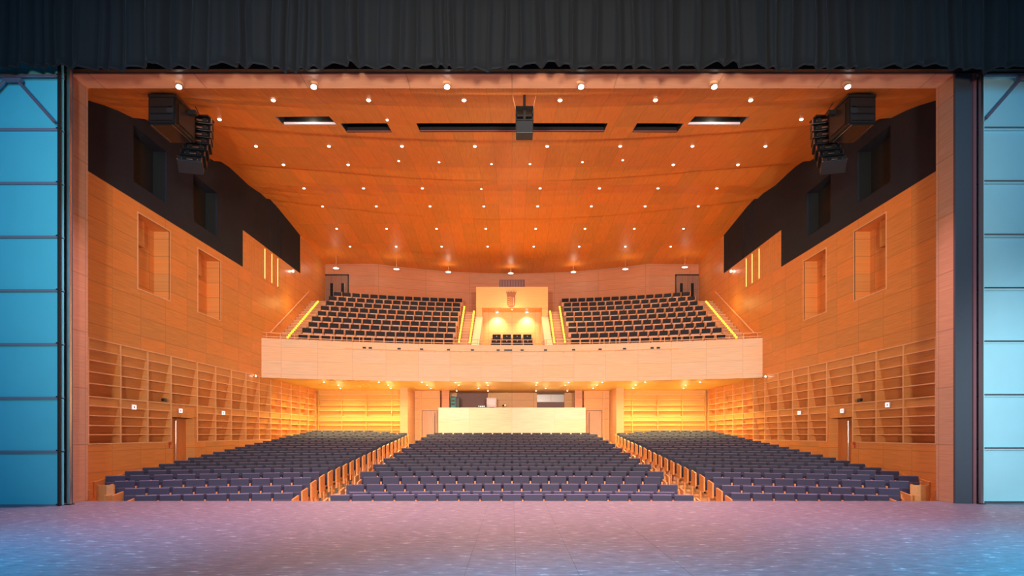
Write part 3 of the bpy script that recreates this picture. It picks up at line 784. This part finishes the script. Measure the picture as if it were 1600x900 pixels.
# header spotlights
for i, px in enumerate((280, 490, 698, 907, 1115, 1323)):
    X = (px - 800) * 15.83 / F
    e = empty('header_spotlight', (X, 15.83, 9.72), 'bright tilted spotlight under the portal header, %s from the left' % ordw(i + 1), 'spotlight', 'spotlights in the portal header')
    MB().tube((0, 0, 0), (0, 0, -.05), .10, 16).build('ring', M_ring, e)
    MB().tube((0, 0, -.04), (.01, -.03, -.12), .07, 14).build('housing', M_steel, e)
    MB().tube((.01, -.03, -.12), (.011, -.033, -.13), .062, 14).build('bulb', M_lampwhite, e)
    l_ = lamp('spot', 'SPOT', (.01, -.04, -.15), 2300, (1, .60, .80), (0, -.9, -9.7), .05, angle=78, blend=1, parent=e)
# pendants near the rear wall
for i, (px, py, Y) in enumerate([(525, 419, 38.4), (619.5, 420.5, 39.0), (700.5, 425, 40.3), (798, 427, 40.8), (896, 425, 40.3), (977, 420.5, 39.0), (1070, 417.5, 38.4)]):
    X = (px - 800) * Y / F; Z = E + (HZ - py) * Y / F; top = ceilz(X, Y)
    e = empty('pendant_lamp', (X, Y, Z), 'small dish pendant lamp by the rear wall, %s from the left' % ordw(i + 1), 'pendant lamp', 'dish pendants along the rear wall')
    MB().tube((0, 0, .03), (0, 0, top - Z), .012, 6).build('stem', M_ring, e)
    MB().tube((0, 0, .06), (0, 0, 0), .05, 16, .17).build('shade', M_ring, e)
    MB().tube((0, 0, 0), (0, 0, -.015), .15, 16).build('bulb', M_lampglow, e)
    lamp('light', 'POINT', (0, -.25, -.1), 9, (1, .75, .5), size=.1, parent=e)
# under-balcony lamps
UB = bpy.data.lights.new('under_balcony_spot', 'SPOT'); UB.energy = 330; UB.color = (1, .84, .30); UB.shadow_soft_size = .08; UB.spot_size = math.radians(165); UB.spot_blend = .6
UC = UB.copy(); UC.energy = 90; UC.color = (1, .82, .55)
UG = bpy.data.lights.new('soffit_fill', 'POINT'); UG.energy = 6; UG.color = (1, .84, .35); UG.shadow_soft_size = .15  # added unseen point light below each downlight, brightens the soffit
UBY = [(32.3, [6.3, 4.27, 2.7, 1.2, 8.9]), (34.2, [8.7, 6.2, 4.26, 2.67, 1.2]), (36.6, [9.2, 6.5, 4.35, 1.8])]
for r, (Y, Xs) in enumerate(UBY):
    for s, nm in ((-1, 'left'), (1, 'right')):
        for i, X in enumerate(sorted(Xs)):
            yy = max(Y, by(X) + .6) if r == 0 else Y
            e = place_dl(DS, (s * X, yy, BZ0 + .01), 'yellow downlight under the %s balcony, %s row back, %s from the middle' % (nm, ordw(r + 1), ordw(i + 1)), 'downlights under the balcony', None)
            o = bpy.data.objects.new('light', UG); C.objects.link(o); o.parent = e; o.location = (0, 0, -.5)
            if X > 2.5:
                o = bpy.data.objects.new('light', UB if X > 5.6 else UC); C.objects.link(o); o.parent = e; o.location = (0, 0, -.04)
# booth wash and box spots
for s, nm in ((-1, 'left'), (1, 'right')):
    for X, q in ((3.0, 'outer'), (1.3, 'inner')):
        e = empty('booth_spotlight', (s * X, 36.9, BZ0), 'small %s spotlight under the balcony aimed at the %s of the booth front' % (q, nm), 'spotlight', 'spotlights on the booth front')
        MB().tube((0, 0, 0), (0, .05, -.10), .05, 12).build('housing', M_ring, e)
        MB().tube((0, .05, -.10), (0, .055, -.11), .043, 12).build('bulb', M_lampwhite, e)
        lamp('spot', 'SPOT', (0, .06, -.13), 42, (1, .86, .62), (0, 1.6, -2.0), .05, angle=110, blend=1, parent=e)
    e = empty('box_spotlight', (s * .82, 37.85, 8.38), 'bright %s spotlight in the ceiling of the central box' % nm, 'spotlight', 'spotlights of the central box')
    MB().tube((0, 0, 0), (0, 0, -.06), .07, 12).build('housing', M_ring, e)
    MB().tube((0, 0, -.06), (0, 0, -.075), .06, 12).build('bulb', M_lampwhite, e)
    lamp('spot', 'SPOT', (0, 0, -.1), 170, (1, .80, .46), (0, .30, -1.6), .04, angle=112, blend=.9, parent=e)
place_dl(DS, (0, 37.3, 8.38), 'round lamp in the box ceiling right under the carved crest', None, None, nm='box_downlight')
lamp('box_fill', 'POINT', (0, 36.0, 8.0), 50, (1, .75, .42), size=.2)

# ------------------------------------------------------------------ lighting slots in the ceiling
names = ['wide centre lighting slot in the ceiling behind the projector', 'black lighting slot left of the centre slot', 'black lighting slot right of the centre slot', 'brightly edged outer lighting slot on the left of the ceiling', 'brightly edged outer lighting slot on the right of the ceiling']
for q, (x0, x1, y0, y1) in enumerate(SLOTS):
    xm, ym = (x0 + x1) / 2, (y0 + y1) / 2; zc = ceilz(xm, ym)
    e = empty('lighting_slot', (xm, ym, zc), names[q], 'lighting slot', 'lighting slots in the ceiling')
    hx, hy = (x1 - x0) / 2, (y1 - y0) / 2
    mb = MB(); H = 1.1
    mb.box(-hx - .05, -hx, -hy, hy, .09, H); mb.box(hx, hx + .05, -hy, hy, .09, H)
    mb.box(-hx, hx, -hy - .05, -hy, -.05, H); mb.box(-hx, hx, hy, hy + .05, .08, H); mb.box(-hx, hx, -hy, hy, H, H + .05)
    mb.build('housing', M_blk, e)
    bx(-hx, hx, hy - .05, hy - .001, .07, .13 if q > 2 else .10).build('rear_lip', M_white if q > 2 else M_maroon, e)
    MB().tube((-hx, 0, .45), (hx, 0, .45), .03, 8).build('bar', M_steel, e)
    for i in range(max(2, int(hx * 2.2))):
        x = -hx + .3 + i * (2 * hx - .6) / max(1, int(hx * 2.2) - 1)
        MB().tube((x, .02, .36), (x, -.12, .16), .08, 10).build('lantern', M_case, e)
    if q > 2: lamp('light', 'POINT', (0, .05, .22), 10, (1, .80, .62), size=.05, parent=e)

# ------------------------------------------------------------------ projector
e = empty('hanging_loudspeaker', (.31, 17.0, 9.0), 'black boxy device hanging on a pole from the middle of the ceiling', 'loudspeaker')
bx(-.21, .21, -.16, .28, 0, .30).build('case', M_case, e, .012)
bx(-.22, .22, -.17, .29, .30, .335).build('lid', M_blk, e)
MB().box(-.22, -.19, -.1, .2, .33, .60).box(.19, .22, -.1, .2, .33, .60).box(-.03, .03, -.12, .2, .33, .60).box(-.22, .22, -.1, .2, .43, .48).build('yoke', M_blk, e)
bx(-.22, .22, -.12, .25, .58, .68).build('top_plate', M_blkgloss, e)
bx(-.21, .21, .1, .2, .335, .43).build('rear_case', M_blkgloss, e)
MB().tube((0, 0, .68), (0, 0, 1.15), .035, 10).build('pole', M_blk, e)
MB().tube((0, 0, 1.15), (-.06, 0, 1.28), .022, 8).tube((-.06, 0, 1.28), (-.06, 0, 1.55), .02, 8).tube((0, 0, 1.15), (.05, 0, 1.28), .022, 8).tube((.05, 0, 1.28), (.05, 0, 1.55), .02, 8).build('fork', M_blk, e)
for s in (-1, 1): MB().tube((s * .21, .1, .66), (s * .38, .2, 1.5), .005, 5).build('wire', M_edge, e)

# ------------------------------------------------------------------ loudspeaker clusters
def cluster(s, nm):
    e = empty('subwoofer_stack', (s * 8.72, 17.5, 9.27), 'big black subwoofer box hanging under the ceiling on the %s' % nm, 'loudspeaker')
    bx(-.34, .34, -.5, .58, 0, .70).build('cabinet', M_blkgloss, e, .02)
    bx(-.30, .30, -.52, -.5, .05, .66).build('rear_plate', M_case if False else M_blk, e)
    bx(-.35, .35, -.5, .5, .70, .76).build('flying_frame', M_blk, e)
    for q in range(3): bx(-.27, .27, -.535, -.52, .08 + .17 * q, .11 + .17 * q).build('rib', M_blkgloss, e)
    MB().tube((-s * .22, -.535, .36), (-s * .22, -.52, .36), .09, 16).build('port', M_case, e)
    for q in (-.26, .26): MB().tube((q, -.5, -.004), (q, .5, -.004), .008, 5).build('runner', M_steel, e)
    bx(-s * .36, -s * .345, -.35, .45, .1, .62).build('side_grille', M_blk, e)
    bx(-s * .55, -s * .3, .1, .25, .55, .66).build('bracket', M_blk, e)
    for q in (-.2, .25): MB().tube((0, q, .76), (q * .3, q, .92), .012, 6).build('cable', M_blk, e)
    # line array: modules on a curve
    a = empty('line_array', (s * 8.62, 18.7, 8.75), 'curved line array of black loudspeaker modules hanging by the %s wall' % nm, 'loudspeaker')
    n = 7; z = 1.42; x = -s * .10; ang = .06
    for i in range(n):
        h = .215
        tilt = .04 + .075 * i
        c = Vector((x * 1.0 + s * .035 * max(0, i - 3), -.02 - .010 * i * i, z - h / 2))
        m_ = MB(); m_.m = Matrix.Translation(c) @ Matrix.Rotation(-s * .30, 4, 'Z') @ Matrix.Rotation(-tilt, 4, 'X')
        m_.prism([(-.20, -h * .36), (.22, -h * .47), (.22, h * .47), (-.20, h * .36)], 'X', -.31, .31)
        mod = m_.build('module', M_blkgloss if i < n - 1 else M_case, a, .01)
        g_ = MB(); g_.m = m_.m; g_.box(-.31, -.28, -.225, -.20, -.07, .07).box(.28, .31, -.225, -.20, -.07, .07).box(-.2, .2, -.21, -.2, -.02, .02)
        g_.build('rigging', M_steel, mod)
        k_ = MB(); k_.m = m_.m
        k_.tube((-.13, -.23, 0), (-.13, -.2, 0), .06, 12).tube((.13, -.23, 0), (.13, -.2, 0), .06, 12); k_.build('handle_cup', M_blk, mod)
        z -= h * .985
    MB().box(-s*.38, s*.18, -.2, .22, 1.43, 1.47).build('flying_frame', M_blk, a)
    for q in (-1, 1):
        MB().tube((-s * .1, .0, 1.47), (s * .05 + q * .18, -.6 + q * .2, ceilz(8.6, 18.2) - 8.75 - .02), .012, 6).build('cable', M_blk, a)
cluster(-1, 'left'); cluster(1, 'right')

# ------------------------------------------------------------------ house curtain (border)
def curtain():
    mb = MB(); N = 1400; Z0, Z1 = 9.19, 11.6; x0, x1 = -13.0, 13.0
    # irregular box pleats
    edges = [x0]; 
    while edges[-1] < x1: edges.append(edges[-1] + random.uniform(.16, .62))
    ph = [random.uniform(.5, 1.0) for _ in edges]; lean = [random.uniform(-.15, .15) for _ in edges]
    def depth(x, z):
        import bisect
        i = min(max(bisect.bisect_right(edges, x) - 1, 0), len(edges) - 2)
        a, b = edges[i], edges[i + 1]; f = (x - a) / (b - a)
        d = ph[i] * .17 * (1 - abs(2 * f - 1) ** 2.6) * (1 + .5 * (Z1 - z) / (Z1 - Z0))
        return d + .02 * math.sin(x * 23 + lean[i] * 20) + .05 * math.sin(x * 1.7)
    zs = [Z0, Z0 + .03, Z0 + .06, Z0 + .12, Z0 + .25, Z0 + .6, Z0 + 1.2, Z1]
    vs = []; fs = []
    for zi, z in enumerate(zs):
        for i in range(N + 1):
            x = x0 + (x1 - x0) * i / N
            d = depth(x, z); flare = (.05 if zi == 1 else .03 if zi in (0, 2) else 0)
            hem = .05 * math.sin(x * 3.1) + .035 * math.sin(x * 7.3 + 1) if zi < 3 else 0
            sh = .0
            vs.append((x + .02 * math.sin(z * 2 + x * 3), 14.35 - d - flare, z + hem * .6))
    for zi in range(len(zs) - 1):
        for i in range(N):
            a = zi * (N + 1) + i; fs.append((a, a + 1, a + N + 2, a + N + 1))
    mb.add(vs, fs)
    me = bpy.data.meshes.new('curtain'); me.from_pydata(mb.v, [], mb.f); me.materials.append(M_velvet)
    for p in me.polygons: p.use_smooth = True
    o = bpy.data.objects.new('stage_curtain', me); C.objects.link(o)
    sm = o.modifiers.new('thick', 'SOLIDIFY'); sm.thickness = .025
    tag(o, 'black pleated curtain hanging across the top of the stage opening', 'curtain')
    # hem band of the second curtain behind
    vs = []; fs = []
    N2 = 500
    for zi, z in enumerate((9.30, 9.36, 11.6)):
        for i in range(N2 + 1):
            x = -13 + 26 * i / N2
            vs.append((x, 14.85 + .10 * math.sin(x * 8.3) + .05 * math.sin(x * 13.1 + 1), z))
    for zi in range(2):
        for i in range(N2):
            a = zi * (N2 + 1) + i; fs.append((a, a + 1, a + N2 + 2, a + N2 + 1))
    return o
curtain()

# ------------------------------------------------------------------ wing panels
def wing(s, Y, xin, name_side, ndz, z0, lab):
    e = empty('wing_wall', (s * xin, Y, 0), lab, 'stage panel wall')
    wd = 2.6
    zj = [0.0] + [z0 + ndz * i for i in range(9)]
    for a, b in zip(zj, zj[1:]):
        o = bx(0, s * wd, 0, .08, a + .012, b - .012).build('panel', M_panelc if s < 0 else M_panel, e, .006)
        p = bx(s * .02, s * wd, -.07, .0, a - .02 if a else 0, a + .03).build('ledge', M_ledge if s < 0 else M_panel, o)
        if s > 0: MB().tube((.02, -.09, a + .03), (wd, -.09, a + .03), .02, 10).build('highlight_rail', M_steel, e)  # steel tube added along each joint to catch bright highlights
        bx(s * .02, s * wd, .09, .12, a, a + .05).build('stiffener', M_ledge, o)
        MB().tube((-s * .03, -.06, a + .03), (s * .08, -.06, a + .03), .02, 6).build('clamp', M_blk, e)
    MB().tube((s * -.01, -.10, 0), (s * -.01, -.10, 10.2), .035, 10).build('post', M_blk, e)
    # lattice girder near the top
    zt = zj[-1]
    yb = -.22
    zt = E + (HZ - (119 if s < 0 else 116)) * (Y + yb) / F
    MB().tube((0, yb, zt), (s * wd, yb, zt), .022, 8).build('girder', M_truss, e)
    zl = E + (HZ - (190 if s < 0 else 185)) * (Y + yb) / F
    xa = .82
    MB().tube((s * .02, yb, zl), (s * xa, yb, zt - .08), .035, 8).build('brace', M_truss, e)
    MB().tube((s * (xa + .25), yb, zt - .08), (s * (xa + 1.1), yb, zl), .035, 8).build('brace', M_truss, e)
    bx(s * (xa - .1), s * (xa + .3), yb - .04, yb + .04, zt - .12, zt - .05).build('gusset', M_truss, e)
    return e
wing(-1, 14.95, 9.86, 'left', 1.172, 1.178, 'cyan-lit wall of stacked stage panels on the left of the stage')
wing(1, 15.55, 10.62, 'right', 1.21, 1.22, 'pale blue-lit wall of stacked stage panels on the right of the stage')
e = empty('steel_upright', (-9.78, 15.1, 0), 'slim grey steel upright between the left panels and the portal', 'upright')
bx(-.07, .0, 0, .08, 0, 10).build('profile', M_steel, e); bx(-.075, .005, .08, .1, 0, 10).build('flange', M_jambd, e)
bx(-.1, .03, -.03, .12, 0, .02).build('foot_plate', M_blk, e)
e = empty('steel_upright', (10.475, 15.25, 0), 'slim pale steel upright between the right panels and the portal', 'upright')
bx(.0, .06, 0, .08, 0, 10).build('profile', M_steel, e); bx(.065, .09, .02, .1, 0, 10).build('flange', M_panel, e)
bx(-.02, .09, -.03, .12, 0, .02).build('foot_plate', M_blk, e)
